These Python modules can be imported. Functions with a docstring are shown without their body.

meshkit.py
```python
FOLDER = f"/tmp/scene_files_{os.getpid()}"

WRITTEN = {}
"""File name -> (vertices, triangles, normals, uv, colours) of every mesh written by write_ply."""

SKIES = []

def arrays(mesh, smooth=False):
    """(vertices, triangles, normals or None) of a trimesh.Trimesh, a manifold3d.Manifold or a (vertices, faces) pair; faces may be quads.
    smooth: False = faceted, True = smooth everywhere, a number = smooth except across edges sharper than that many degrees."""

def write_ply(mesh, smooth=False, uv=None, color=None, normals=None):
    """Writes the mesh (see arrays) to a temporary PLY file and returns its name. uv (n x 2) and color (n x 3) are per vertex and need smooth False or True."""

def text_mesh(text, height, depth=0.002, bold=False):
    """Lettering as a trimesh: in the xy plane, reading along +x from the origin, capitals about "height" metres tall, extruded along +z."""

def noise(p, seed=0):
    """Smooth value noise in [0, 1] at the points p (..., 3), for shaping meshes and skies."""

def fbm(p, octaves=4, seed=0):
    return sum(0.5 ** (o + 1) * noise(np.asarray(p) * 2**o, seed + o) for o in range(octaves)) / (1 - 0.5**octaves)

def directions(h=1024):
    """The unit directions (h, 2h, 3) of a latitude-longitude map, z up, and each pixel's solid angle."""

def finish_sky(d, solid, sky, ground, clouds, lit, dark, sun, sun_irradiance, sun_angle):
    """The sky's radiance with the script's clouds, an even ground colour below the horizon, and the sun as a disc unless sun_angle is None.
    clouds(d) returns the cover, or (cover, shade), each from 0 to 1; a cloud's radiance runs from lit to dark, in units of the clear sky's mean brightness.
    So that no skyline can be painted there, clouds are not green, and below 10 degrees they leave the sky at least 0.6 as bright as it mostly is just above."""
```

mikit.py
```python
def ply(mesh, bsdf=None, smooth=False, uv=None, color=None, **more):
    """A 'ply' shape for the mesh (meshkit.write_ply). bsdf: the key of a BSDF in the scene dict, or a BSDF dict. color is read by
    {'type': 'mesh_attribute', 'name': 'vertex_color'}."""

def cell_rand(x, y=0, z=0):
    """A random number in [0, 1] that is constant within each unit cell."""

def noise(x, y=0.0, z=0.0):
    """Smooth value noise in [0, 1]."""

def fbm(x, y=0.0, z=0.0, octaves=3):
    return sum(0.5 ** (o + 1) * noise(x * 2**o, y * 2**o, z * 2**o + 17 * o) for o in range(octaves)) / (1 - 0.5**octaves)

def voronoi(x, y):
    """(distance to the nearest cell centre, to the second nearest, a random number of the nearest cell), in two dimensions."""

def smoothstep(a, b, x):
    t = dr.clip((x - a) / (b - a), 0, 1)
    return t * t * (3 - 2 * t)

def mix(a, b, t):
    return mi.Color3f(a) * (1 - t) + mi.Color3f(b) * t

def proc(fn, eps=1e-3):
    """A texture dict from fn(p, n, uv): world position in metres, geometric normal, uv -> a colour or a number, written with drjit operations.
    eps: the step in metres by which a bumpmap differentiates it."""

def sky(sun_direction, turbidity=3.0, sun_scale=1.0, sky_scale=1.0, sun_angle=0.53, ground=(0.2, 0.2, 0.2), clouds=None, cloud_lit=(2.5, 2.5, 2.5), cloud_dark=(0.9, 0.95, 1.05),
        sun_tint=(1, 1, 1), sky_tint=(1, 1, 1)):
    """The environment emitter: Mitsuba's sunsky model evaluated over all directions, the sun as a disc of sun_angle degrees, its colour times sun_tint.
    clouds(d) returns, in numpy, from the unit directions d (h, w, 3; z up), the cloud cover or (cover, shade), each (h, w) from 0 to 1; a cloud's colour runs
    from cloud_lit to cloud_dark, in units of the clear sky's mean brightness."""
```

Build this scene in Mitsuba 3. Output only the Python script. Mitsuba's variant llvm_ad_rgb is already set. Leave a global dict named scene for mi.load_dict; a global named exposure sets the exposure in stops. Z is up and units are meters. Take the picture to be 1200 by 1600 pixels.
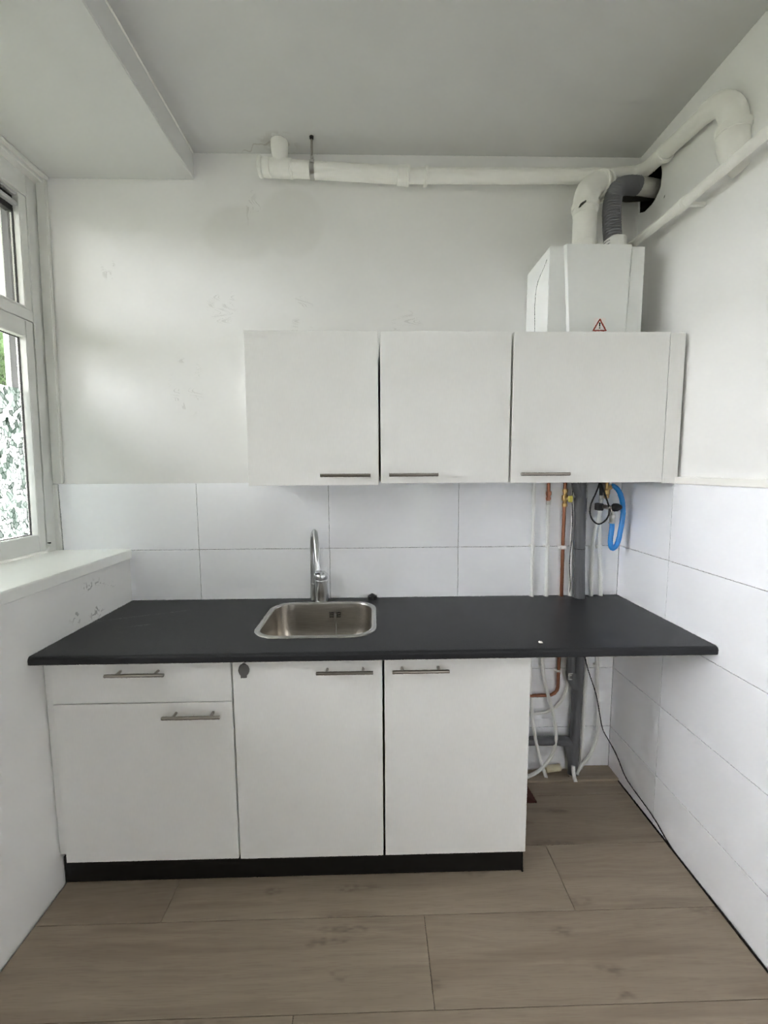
import math, random
import numpy as np
import trimesh
import manifold3d as m3
import shapely.geometry as sg
import drjit as dr
import mitsuba as mi
import mikit
from mikit import noise, fbm, voronoi, cell_rand, smoothstep, mix
import meshkit
from scipy.interpolate import CubicSpline

T = mi.ScalarTransform4f
rng = np.random.default_rng(7)
scene, labels = {}, {}

# ------------------------------------------------------------------ camera, sky, exposure
exposure = 7.22
CAM = dict(f=665.6756, x=0.2104, y=-1.9572, z=1.4809, yaw=0.0223, pitch=-0.0998, roll=-0.0059)
_y, _p, _r = CAM['yaw'], CAM['pitch'], CAM['roll']
_F = np.array([math.sin(_y) * math.cos(_p), math.cos(_y) * math.cos(_p), math.sin(_p)])
_R = np.array([math.cos(_y), -math.sin(_y), 0.0])
_U = np.cross(_R, _F)
_U2 = -_R * math.sin(_r) + _U * math.cos(_r)
_o = np.array([CAM['x'], CAM['y'], CAM['z']])
scene['camera'] = {'type': 'perspective', 'fov_axis': 'x', 'fov': math.degrees(2 * math.atan(600 / CAM['f'])),
                   'near_clip': 0.02, 'far_clip': 200.0,
                   'to_world': T().look_at(origin=_o.tolist(), target=(_o + _F).tolist(), up=_U2.tolist())}


def overcast(d):
    n = meshkit.fbm(d * 3.0, 4, 3)
    return np.ones(d.shape[:2]), np.clip(0.25 + 0.5 * (n - 0.4), 0, 1)


scene['sky'] = mikit.sky((-0.45, -0.35, 0.8), turbidity=4.0, sun_scale=0.0, sky_scale=1.0, ground=(0.14, 0.15, 0.12),
                         clouds=overcast, cloud_lit=(1.25, 1.27, 1.3), cloud_dark=(0.85, 0.87, 0.9))

# ------------------------------------------------------------------ helpers


def put(key, mesh, bsdf, smooth=False, **more):
    """One entry of the scene; a taken key gets the next three-digit number. Returns the key."""
    k, n = key, 0
    while k in scene:
        n += 1
        k = f'{key}_{n:03d}'
    scene[k] = mikit.ply(mesh, bsdf, smooth=smooth, **more)
    return k


def again(key, ply, to_world):
    k, n = key, 0
    while k in scene:
        n += 1
        k = f'{key}_{n:03d}'
    scene[k] = {**ply, 'to_world': to_world}
    return k


def tag(key, label, category, group=None):
    labels[key] = {'label': label, 'category': category}
    if group:
        labels[key]['group'] = group
    return key


def struct(key, label=None):
    labels[key] = {'kind': 'structure'}
    if label:
        labels[key]['label'] = label
    return key


def cat(*ms):
    return trimesh.util.concatenate([m for m in ms])


def box(x0, x1, y0, y1, z0, z1, c=0.0):
    """Box with chamfered edges."""
    x0, x1 = sorted((x0, x1)); y0, y1 = sorted((y0, y1)); z0, z1 = sorted((z0, z1))
    if c <= 0:
        m = trimesh.creation.box(extents=(x1 - x0, y1 - y0, z1 - z0))
        m.apply_translation(((x0 + x1) / 2, (y0 + y1) / 2, (z0 + z1) / 2))
        return m
    pts = []
    for sx in (0, 1):
        for sy in (0, 1):
            for sz in (0, 1):
                p = [(x0, x1)[sx], (y0, y1)[sy], (z0, z1)[sz]]
                s = [(1, -1)[sx], (1, -1)[sy], (1, -1)[sz]]
                for a in range(3):
                    q = [p[i] + (0 if i == a else s[i] * c) for i in range(3)]
                    pts.append(q)
    return trimesh.convex.convex_hull(np.array(pts))


def hull(pts):
    return trimesh.convex.convex_hull(np.array(pts, float))


def spline(pts, n=40):
    p = np.asarray(pts, float)
    d = np.r_[0, np.cumsum(np.linalg.norm(np.diff(p, axis=0), axis=1) ** 0.7)]
    return CubicSpline(d, p)(np.linspace(0, d[-1], n))


def bend(pts, r, n=8):
    """Polyline with its inner corners rounded to radius r."""
    p = [np.array(q, float) for q in pts]
    out = [p[0]]
    for a, b, c in zip(p, p[1:], p[2:]):
        u, v = (a - b) / np.linalg.norm(a - b), (c - b) / np.linalg.norm(c - b)
        ang = math.acos(np.clip(u @ v, -1, 1))
        t = r / math.tan(ang / 2)
        s, e = b + u * t, b + v * t
        bis = (u + v) / np.linalg.norm(u + v)
        cen = b + bis * (r / math.sin(ang / 2))
        s0, e0 = s - cen, e - cen
        om = math.acos(np.clip(s0 @ e0 / (r * r), -1, 1))
        for k in range(n + 1):
            w = k / n
            out.append(cen + (math.sin((1 - w) * om) * s0 + math.sin(w * om) * e0) / math.sin(om))
    out.append(p[-1])
    return np.array(out)


def tube(path, r, n=14, caps=True):
    """Swept tube along a polyline; r a number or one per point."""
    p = np.asarray(path, float)
    rr = np.broadcast_to(np.asarray(r, float), (len(p),))
    t = np.gradient(p, axis=0)
    seg = np.diff(p, axis=0)
    seg /= np.linalg.norm(seg, axis=1, keepdims=True) + 1e-12
    t[0], t[-1] = seg[0], seg[-1]
    t[1:-1] = seg[:-1] + seg[1:]
    t /= np.linalg.norm(t, axis=1, keepdims=True) + 1e-12
    a = np.cross(t[0], [0, 0, 1.0] if abs(t[0][2]) < 0.9 else [1.0, 0, 0])
    a /= np.linalg.norm(a)
    ang = np.arange(n) * 2 * np.pi / n
    V = []
    for i in range(len(p)):
        a = a - t[i] * (a @ t[i])
        a /= np.linalg.norm(a)
        b = np.cross(t[i], a)
        V.append(p[i] + rr[i] * (np.cos(ang)[:, None] * a + np.sin(ang)[:, None] * b))
    V = np.vstack(V)
    F = []
    for i in range(len(p) - 1):
        for j in range(n):
            j2 = (j + 1) % n
            q = (i * n + j, i * n + j2, (i + 1) * n + j2, (i + 1) * n + j)
            F += [(q[0], q[1], q[2]), (q[0], q[2], q[3])]
    if caps:
        V = np.vstack([V, p[0], p[-1]])
        c0, c1 = len(V) - 2, len(V) - 1
        for j in range(n):
            j2 = (j + 1) % n
            F += [(c0, j2, j), (c1, (len(p) - 1) * n + j, (len(p) - 1) * n + j2)]
    return trimesh.Trimesh(V, np.array(F), process=False)


def lathe(prof, at=(0, 0, 0), axis=(0, 0, 1), n=28):
    """Profile (r, h) turned about the axis through 'at'."""
    prof = np.array(prof, float)
    m = trimesh.creation.revolve(prof, sections=n)
    z = np.array(axis, float) / np.linalg.norm(axis)
    x = np.cross([0, 1.0, 0] if abs(z[1]) < 0.9 else [1.0, 0, 0], z)
    x /= np.linalg.norm(x)
    M = np.eye(4)
    M[:3, 0], M[:3, 1], M[:3, 2], M[:3, 3] = x, np.cross(z, x), z, at
    m.apply_transform(M)
    return m


def ring(r0, r1, h, at, axis, c=0.0015, n=28):
    """Collar: a short tube from r0 to r1, h long, centred at 'at'."""
    return lathe([(r0, -h / 2), (r1 - c, -h / 2), (r1, -h / 2 + c), (r1, h / 2 - c), (r1 - c, h / 2), (r0, h / 2), (r0, -h / 2)], at, axis, n)


def extrude(poly, h, frame):
    """Shapely polygon extruded by h; frame = (origin, u, v): polygon axes in world, extruded along u x v."""
    m = trimesh.creation.extrude_polygon(poly, h, engine='earcut')
    o, u, v = (np.array(q, float) for q in frame)
    M = np.eye(4)
    M[:3, 0], M[:3, 1], M[:3, 2], M[:3, 3] = u, v, np.cross(u, v), o
    m.apply_transform(M)
    return m


def to_man(m):
    m = m.copy()
    m.merge_vertices()
    return m3.Manifold(m3.Mesh(np.asarray(m.vertices, np.float32), np.asarray(m.faces, np.uint32)))


def from_man(m):
    q = m.to_mesh()
    return trimesh.Trimesh(np.array(q.vert_properties[:, :3]), np.array(q.tri_verts), process=False)


# ------------------------------------------------------------------ materials
def rgb(*c):
    return {'type': 'rgb', 'value': list(c)}


def principled(color, rough, spec=0.5, metallic=0.0, **k):
    c = color if isinstance(color, dict) else rgb(*color)
    return {'type': 'twosided', 'bsdf': {'type': 'principled', 'base_color': c, 'roughness': rough, 'specular': spec, 'metallic': metallic, **k}}


def bumped(inner, fn, scale, eps=1e-3):
    return {'type': 'twosided', 'bsdf': {'type': 'bumpmap', 'arbitrary': mikit.proc(fn, eps), 'scale': scale, 'bsdf': inner}}


def spot(x, y, cx, cy, rx, ry, w=0.25):
    """1 inside a soft ellipse, 0 outside."""
    d = dr.sqrt(dr.square((x - cx) / rx) + dr.square((y - cy) / ry))
    return 1 - smoothstep(1 - w, 1 + w, d)


def plaster_color(p, n, uv):
    c = mix((0.80, 0.795, 0.785), (0.745, 0.74, 0.728), fbm(p.x * 3, p.y * 3, p.z * 3))
    back = smoothstep(-0.03, 0.0, p.y) * smoothstep(1.40, 1.45, p.z)
    rough = noise(p.x * 14, p.z * 14)
    # old damp marks below the ceiling and scuffs, each with an outline of its own
    damp = dr.maximum(spot(p.x, p.z, -0.36, 2.50, 0.16, 0.11, 0.12 + 0.1 * rough), spot(p.x, p.z, -0.14, 2.54, 0.14, 0.14, 0.12))
    damp *= back * (0.35 + 0.65 * noise(p.x * 7, p.z * 7, 4))
    c = mix(c, (0.62, 0.61, 0.57), 0.45 * damp)
    sc = dr.maximum(spot(p.x, p.z, -0.30, 2.60, 0.03, 0.09), spot(p.x, p.z, 0.36, 2.12, 0.06, 0.09))
    sc = dr.maximum(sc, dr.maximum(spot(p.x, p.z, -0.12, 2.13, 0.09, 0.10), spot(p.x, p.z, -0.62, 1.86, 0.07, 0.13)))
    sc = dr.maximum(sc, dr.maximum(spot(p.x, p.z, -0.93, 2.35, 0.03, 0.05), spot(p.x, p.z, -0.45, 2.2, 0.06, 0.08)))
    line = smoothstep(0.60, 0.68, noise(p.x * 160 + 40 * noise(p.z * 30, 2), p.z * 45, 9)) * smoothstep(0.5, 0.7, noise(p.x * 30, p.z * 30, 3))
    c = mix(c, (0.36, 0.35, 0.33), 0.28 * back * sc * line)
    # scuffed mould spots on the parapet under the sill
    low = spot(p.y, p.z, -0.27, 0.965, 0.13, 0.075, 0.3) * (1 - smoothstep(-0.9, -0.85, p.x))
    dots = smoothstep(0.62, 0.70, noise(p.y * 130, p.z * 130, 5)) * smoothstep(0.4, 0.6, noise(p.y * 24, p.z * 24, 1))
    c = mix(c, (0.30, 0.30, 0.29), 0.7 * low * dots)
    # two drilled holes on the right wall
    hole = spot(p.y, p.z, -0.17, 2.555, 0.004, 0.006) * smoothstep(1.36, 1.37, p.x)
    return mix(c, (0.2, 0.19, 0.18), hole)


def plaster_bump(p, n, uv):
    return fbm(p.x * 45, p.y * 45, p.z * 45) + 0.5 * noise(p.x * 9, p.y * 9, p.z * 9)


scene['mat_plaster'] = bumped({'type': 'principled', 'base_color': mikit.proc(plaster_color), 'roughness': 0.7, 'specular': 0.25}, plaster_bump, 0.0016, 2e-3)


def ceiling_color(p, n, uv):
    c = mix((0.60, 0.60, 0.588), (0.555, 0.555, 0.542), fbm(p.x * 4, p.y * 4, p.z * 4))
    # soot and cracked plaster where the waste pipe goes up
    d = dr.sqrt(dr.square(p.x + 0.17) + dr.square(p.y + 0.05))
    dirt = (1 - smoothstep(0.035, 0.07 + 0.05 * noise(p.x * 30, p.y * 30), d)) * smoothstep(0.3, 0.6, noise(p.x * 60, p.y * 60, 2))
    crack = (1 - smoothstep(0.002, 0.006, dr.abs(p.y + 0.065 + 0.55 * (p.x + 0.22) + 0.03 * (noise(p.x * 40, 3) - 0.5)))) * (1 - smoothstep(0.05, 0.09, dr.abs(p.x + 0.26)))
    return mix(c, (0.42, 0.40, 0.37), dr.minimum(1.0, 0.5 * dirt + 0.6 * crack))


def ceiling_bump(p, n, uv):
    return fbm(p.x * 160, p.y * 160, p.z * 160)


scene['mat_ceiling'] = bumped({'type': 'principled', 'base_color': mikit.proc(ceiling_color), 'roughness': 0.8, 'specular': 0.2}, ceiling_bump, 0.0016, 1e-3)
scene['mat_tile'] = principled((0.88, 0.89, 0.925), 0.10, 0.5)
scene['mat_grout'] = principled((0.30, 0.30, 0.30), 0.9, 0.1)


def wood_color(p, n, uv):
    row = dr.floor((p.y - 0.077) / 0.252)
    off = dr.select(row == -3.0, 0.875, dr.select(row == -4.0, 0.365, dr.select(row == -5.0, -0.022, dr.select(row == -2.0, 0.2, 0.6))))
    col = dr.floor((p.x - off) / 1.38)
    r1, r2 = cell_rand(row, col, 3), cell_rand(row, col, 8)
    x, y = p.x + 7 * r1, p.y + 3 * r2
    warp = fbm(x * 1.6, y * 5, 1.0)
    grain = fbm(x * 5, y * 90 + 9 * warp, 2.0)
    fine = noise(x * 26, y * 420, 4)
    figure = noise(x * 1.1, y * 9 + 3.5 * warp, 6)
    c = mix((0.315, 0.25, 0.188), (0.475, 0.395, 0.305), grain * 0.55 + 0.45 * figure)
    c = mix(c, (0.27, 0.21, 0.155), 0.22 * smoothstep(0.5, 0.9, fine))
    kx, ky, kr = voronoi(x * 3.0 + 0.5 * noise(x * 9, y * 30), y * 10.0)
    knot = (1 - smoothstep(0.05, 0.22, kx)) * smoothstep(0.55, 0.7, kr)
    c = mix(c, (0.14, 0.10, 0.075), 0.5 * knot * noise(x * 60, y * 160))
    streak = smoothstep(0.62, 0.8, noise(x * 2.2, y * 26, 7))
    c = mix(c, (0.27, 0.205, 0.15), 0.35 * streak)
    return c * (0.77 + 0.10 * r1)


scene['mat_wood'] = {'type': 'twosided', 'bsdf': {'type': 'principled', 'base_color': mikit.proc(wood_color), 'roughness': 0.45, 'specular': 0.35}}


def front_color(p, n, uv):
    f = noise(p.x * 350, p.y * 90, p.z * 60)
    return mix((0.79, 0.785, 0.772), (0.765, 0.76, 0.745), f)


scene['mat_front'] = principled(mikit.proc(front_color), 0.42, 0.4)
scene['mat_carcass'] = principled((0.76, 0.76, 0.73), 0.5, 0.35)
scene['mat_edge'] = principled((0.40, 0.34, 0.27), 0.6, 0.3)


def counter_color(p, n, uv):
    f = noise(p.x * 700, p.y * 700, p.z * 700)
    c = mix((0.018, 0.0185, 0.02), (0.030, 0.0315, 0.034), f)
    # worn scratches near the window
    q = p.x * 0.94 + p.y * 0.34
    w = p.x * -0.34 + p.y * 0.94
    s1 = (1 - smoothstep(0.0008, 0.003, dr.abs(w - 0.052 - 0.03 * (q + 0.8)))) * (1 - smoothstep(0.16, 0.2, dr.abs(q + 0.80)))
    s2 = (1 - smoothstep(0.0008, 0.0025, dr.abs(w + 0.07))) * (1 - smoothstep(0.03, 0.05, dr.abs(q + 0.78)))
    top = smoothstep(0.880, 0.8815, p.z)
    return mix(c, (0.22, 0.22, 0.22), top * 0.55 * dr.maximum(s1, s2) * noise(p.x * 60, p.y * 60))


def counter_bump(p, n, uv):
    return noise(p.x * 420, p.y * 420, p.z * 420)


scene['mat_counter'] = bumped({'type': 'principled', 'base_color': mikit.proc(counter_color), 'roughness': 0.38, 'specular': 0.2}, counter_bump, 0.0002, 5e-4)
scene['mat_plinth'] = principled((0.006, 0.0055, 0.0055), 0.4, 0.3)
scene['mat_black'] = principled((0.012, 0.012, 0.012), 0.45, 0.4)
scene['mat_dark'] = principled((0.03, 0.028, 0.026), 0.9, 0.1)
scene['mat_rubber'] = principled((0.05, 0.05, 0.05), 0.7, 0.2)
scene['mat_grey_latch'] = principled((0.12, 0.115, 0.11), 0.5, 0.4)
scene['mat_chrome'] = principled((0.66, 0.67, 0.68), 0.05, 0.5, 1.0)
scene['mat_fitting'] = principled((0.55, 0.54, 0.52), 0.16, 0.5, 1.0)
scene['mat_nickel'] = principled((0.34, 0.315, 0.29), 0.28, 0.5, 1.0)


def steel_color(p, n, uv):
    return mix((0.40, 0.375, 0.34), (0.50, 0.47, 0.43), noise(p.x * 30, p.y * 300, p.z * 300))


scene['mat_steel'] = principled(mikit.proc(steel_color), 0.27, 0.5, 1.0)
scene['mat_steel_rim'] = principled((0.58, 0.57, 0.55), 0.22, 0.5, 1.0)
scene['mat_copper'] = principled((0.31, 0.135, 0.08), 0.33, 0.5, 1.0)
scene['mat_brass'] = principled((0.52, 0.36, 0.15), 0.3, 0.5, 1.0)
scene['mat_pipe_white'] = principled((0.80, 0.80, 0.78), 0.35, 0.4)
scene['mat_pipe_paint'] = principled((0.80, 0.79, 0.75), 0.4, 0.4)
scene['mat_pvc'] = principled((0.115, 0.118, 0.125), 0.4, 0.4)
scene['mat_hose_grey'] = principled((0.17, 0.17, 0.18), 0.5, 0.4)
scene['mat_foil'] = principled((0.62, 0.60, 0.57), 0.4, 0.5, 0.8)
scene['mat_blue'] = principled((0.03, 0.25, 0.66), 0.25, 0.5)
scene['mat_yellow'] = principled((0.75, 0.66, 0.12), 0.4, 0.4)
scene['mat_cream'] = principled((0.66, 0.62, 0.45), 0.5, 0.3)
scene['mat_boiler'] = principled((0.79, 0.80, 0.79), 0.32, 0.45)
scene['mat_sticker'] = principled((0.84, 0.78, 0.76), 0.5, 0.3)
scene['mat_red'] = principled((0.30, 0.045, 0.03), 0.5, 0.3)
scene['mat_wedge'] = principled((0.05, 0.016, 0.012), 0.6, 0.3)
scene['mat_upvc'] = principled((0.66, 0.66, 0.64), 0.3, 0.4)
scene['mat_trim'] = principled((0.66, 0.66, 0.63), 0.45, 0.3)
scene['mat_sill'] = principled((0.80, 0.80, 0.78), 0.28, 0.45)
scene['mat_grille'] = principled((0.45, 0.45, 0.45), 0.4, 0.5)
scene['mat_glass'] = {'type': 'thindielectric', 'int_ior': 1.5}


def film_cells(p):
    return voronoi(p.y * 70 + 0.7 * noise(p.y * 50, p.z * 50), p.z * 48 + 0.5 * noise(p.y * 40 + 9, p.z * 40))


def film_weight(p, n, uv):
    a, b, r = film_cells(p)
    return dr.clip(1.0 - 0.45 * smoothstep(0.86, 0.9, r), 0.0, 1.0)


def film_color(p, n, uv):
    a, b, r = film_cells(p)
    a2, b2, r2 = voronoi(p.y * 28 + 5, p.z * 22)
    c = mix((0.13, 0.165, 0.145), (0.90, 0.915, 0.91), smoothstep(0.2, 0.85, r * 0.65 + 0.45 * smoothstep(0.0, 0.25, b - a)))
    return mix(c, (0.25, 0.32, 0.28), 0.45 * smoothstep(0.5, 0.8, r2))


scene['mat_film'] = {'type': 'blendbsdf', 'weight': mikit.proc(film_weight),
                     'first': {'type': 'thindielectric', 'int_ior': 1.3},
                     'second': {'type': 'principledthin', 'base_color': mikit.proc(film_color), 'roughness': 0.4, 'diff_trans': 1.3, 'spec_trans': 0.0}}
scene['mat_house'] = principled((0.74, 0.72, 0.66), 0.85, 0.2)
scene['mat_blocker'] = principled((0.34, 0.33, 0.31), 0.85, 0.2)  # grey of the added light blockers outside
scene['mat_brick'] = principled((0.11, 0.11, 0.115), 0.8, 0.2)
scene['mat_ground'] = principled((0.13, 0.14, 0.10), 0.9, 0.1)
scene['mat_bark'] = principled((0.10, 0.08, 0.06), 0.9, 0.1)
scene['mat_leaf'] = {'type': 'principledthin', 'base_color': rgb(0.10, 0.16, 0.065), 'roughness': 0.5, 'diff_trans': 0.9, 'spec_trans': 0.0}
scene['mat_roof'] = principled((0.22, 0.10, 0.07), 0.8, 0.2)
scene['mat_window_dark'] = principled((0.03, 0.035, 0.04), 0.1, 0.5)

# ------------------------------------------------------------------ the room's shell
XL, XR, XP = -0.919, 1.362, 1.375      # parapet, tile face and plaster face on the right
ZJ, ZT = 1.1172, 1.424                 # first tile joint, top of the tiles
ZC, ZCEIL, ZB, XB = 0.8818, 2.816, 2.7085, -0.543
YB = -5.2                              # wall behind the camera
ZS = 1.1226                            # sill top

struct(put('wall_back', box(-1.315, 1.62, 0.004, 0.16, -0.10, 2.95), 'mat_plaster'))
struct(put('wall_back__grout', box(-1.235, XR + 0.002, 0.0015, 0.004, 0.0, ZT - 0.002), 'mat_grout'))

hole = sg.Polygon([(-0.006, 2.735), (-0.07, 2.742), (-0.130, 2.722), (-0.146, 2.66), (-0.143, 2.608), (-0.120, 2.584), (-0.090, 2.572), (-0.045, 2.570), (-0.006, 2.585)])
wr = sg.box(YB - 0.1, -0.10, 0.16, 2.95).difference(sg.Point(0, 0).buffer(0.001))
wr = sg.Polygon([(YB - 0.1, -0.1), (0.004, -0.1), (0.004, 2.95), (YB - 0.1, 2.95)]).difference(hole)
struct(put('wall_right', extrude(wr, 0.12, ((XP, 0, 0), (0, 1, 0), (0, 0, 1))), 'mat_plaster'))
struct(put('wall_right__grout', box(1.3635, XP, YB, 0.0, 0.0, ZT - 0.002), 'mat_grout'))
struct(put('wall_right__hole_shade', cat(box(1.497, 1.56, -0.2, 0.003, 2.5, 2.8), extrude(hole.buffer(0.001).difference(hole.buffer(-0.0015)), 0.118, ((XP + 0.002, 0, 0), (0, 1, 0), (0, 0, 1)))), 'mat_dark'))  # hole sides and back coloured dark, putting its shade into the material
struct(put('wall_right__ledge', box(1.352, XP, YB, -0.342, 1.4195, 1.446, 0.002), 'mat_pipe_paint'))

wl = [box(-1.45, XL, YB, 0.004, -0.10, 1.0795), box(-1.45, XL, YB, -4.255, 1.0795, ZB), box(-1.45, -1.225, YB, 0.004, ZB - 0.001, 2.95)]
struct(put('wall_left', cat(*wl), 'mat_plaster'))
DX0, DX1, DZ1 = 0.85, 1.25, 2.15
struct(put('wall_front', cat(box(-1.50, DX0, YB - 0.12, YB, -0.10, 2.95), box(DX1, 1.62, YB - 0.12, YB, -0.10, 2.95), box(DX0, DX1, YB - 0.12, YB, DZ1, 2.95)), 'mat_plaster'))
struct(put('ceiling', box(-0.60, 1.52, YB - 0.1, 0.10, ZCEIL, 2.96), 'mat_ceiling'))
struct(put('ceiling__lowered_part', box(-1.225, XB, YB - 0.1, 0.004, ZB, 2.96, 0.004), 'mat_ceiling'))
struct(put('ceiling__corner_bead', tube([(XB - 0.001, -0.001, ZCEIL - 0.002), (XB - 0.001, YB, ZCEIL - 0.002)], 0.005, 8), 'mat_pipe_paint', True))
struct(put('floor', box(-1.315, 1.5, YB - 0.1, 0.10, -0.12, -0.009), 'mat_dark'))
struct(put('wall_outer', cat(box(-1.47, -1.45, YB, 0.0, -1.0, 1.06), box(-1.47, -1.335, YB, 0.0, 2.72, 3.6)), 'mat_brick'))

# wall tiles, every one its own piece; equal sizes share one mesh
_tiles = {}


def tile(wall, a0, a1, z0, z1):
    g = 0.0011
    w, h = a1 - a0 - 2 * g, z1 - z0 - 2 * g
    k = (wall, round(w, 4), round(h, 4))
    if k not in _tiles:
        m = box(0, w, 0.0, 0.0025, 0, h, 0.0007) if wall == 'back' else box(0.0, 0.0025, 0, w, 0, h, 0.0007)
        _tiles[k] = mikit.ply(m, 'mat_tile')
    to = T().translate([a0 + g, 0.0, z0 + g]) if wall == 'back' else T().translate([XR, a0 + g, z0 + g])
    key = again(f'wall_{wall}__tile', _tiles[k], to)
    labels[key] = {'kind': 'structure'}


rows = [(0.0, ZJ - 0.9), (ZJ - 0.9, ZJ - 0.6), (ZJ - 0.6, ZJ - 0.3), (ZJ - 0.3, ZJ), (ZJ, ZT)]
cols = [-1.215, -0.6, 0.0, 0.6, 1.2, XR]
for z0, z1 in rows:
    for a, b in zip(cols, cols[1:]):
        if z1 < 0.87 and b <= 0.61:
            continue                       # behind the base cabinets
        if z1 < 1.1 and a < XL:
            a = XL
        tile('back', a, b, z0, z1)
    for a, b in zip([-0.3394 - 0.6 * k for k in range(5)], [0.0] + [-0.3394 - 0.6 * k for k in range(4)]):
        tile('right', a, b, z0, z1)

# floor planks
_planks = {}
starts = {0: 0.6, 1: 0.2, 2: 0.875, 3: 0.365, 4: -0.022, 5: 0.52, 6: 0.1}
for r in range(0, 12):
    y1 = 0.077 - 0.252 * r
    y0 = y1 - 0.252
    y1 = min(y1, -0.004)
    s = starts.get(r, 0.875 - 0.48 * (r % 3))
    js = sorted({XL + 0.006, XR - 0.006, *[s + 1.38 * k for k in range(-3, 3) if XL + 0.05 < s + 1.38 * k < XR - 0.05]})
    for a, b in zip(js, js[1:]):
        g = 0.0007
        w, h = round(b - a - 2 * g, 4), round(y1 - y0 - 2 * g, 4)
        if (w, h) not in _planks:
            _planks[w, h] = mikit.ply(box(0, w, 0, h, -0.009, 0.0, 0.0009), 'mat_wood')
        key = again('floor__plank', _planks[w, h], T().translate([a + g, y0 + g, 0]))
        labels[key] = {'kind': 'structure'}

# sill
sill = extrude(sg.Polygon([(-1.245, 1.0795), (-0.912, 1.0795), (-0.9085, 1.083), (-0.9085, 1.117), (-0.9105, 1.1215), (-0.914, ZS), (-1.245, ZS)]), 4.255, ((0, 0, 0), (1, 0, 0), (0, 0, 1)))
struct(put('window_sill', sill, 'mat_sill'))

# ------------------------------------------------------------------ the window (leans in a little towards its top)
TILT = 0.024
_W = np.eye(4)
_W[0, 2] = TILT
_W[0, 3] = -1.24 - TILT * 1.13


def W(m):
    """Window meshes are built with x = distance from the frame's inner face (outside is negative); this sets them in the wall."""
    m = m.copy()
    m.apply_transform(_W)
    return m


def frame_mesh(y0, y1, z0, z1, wy0, wy1, wz0, wz1, d0, d1, c=0.003):
    """Four profiles round an opening: y0..y1, z0..z1 outside, widths to the opening."""
    return cat(box(d0, d1, y0, y0 + wy0, z0, z1, c), box(d0, d1, y1 - wy1, y1, z0, z1, c),
               box(d0, d1, y0 + wy0, y1 - wy1, z0, z0 + wz0, c), box(d0, d1, y0 + wy0, y1 - wy1, z1 - wz1, z1, c))


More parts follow.
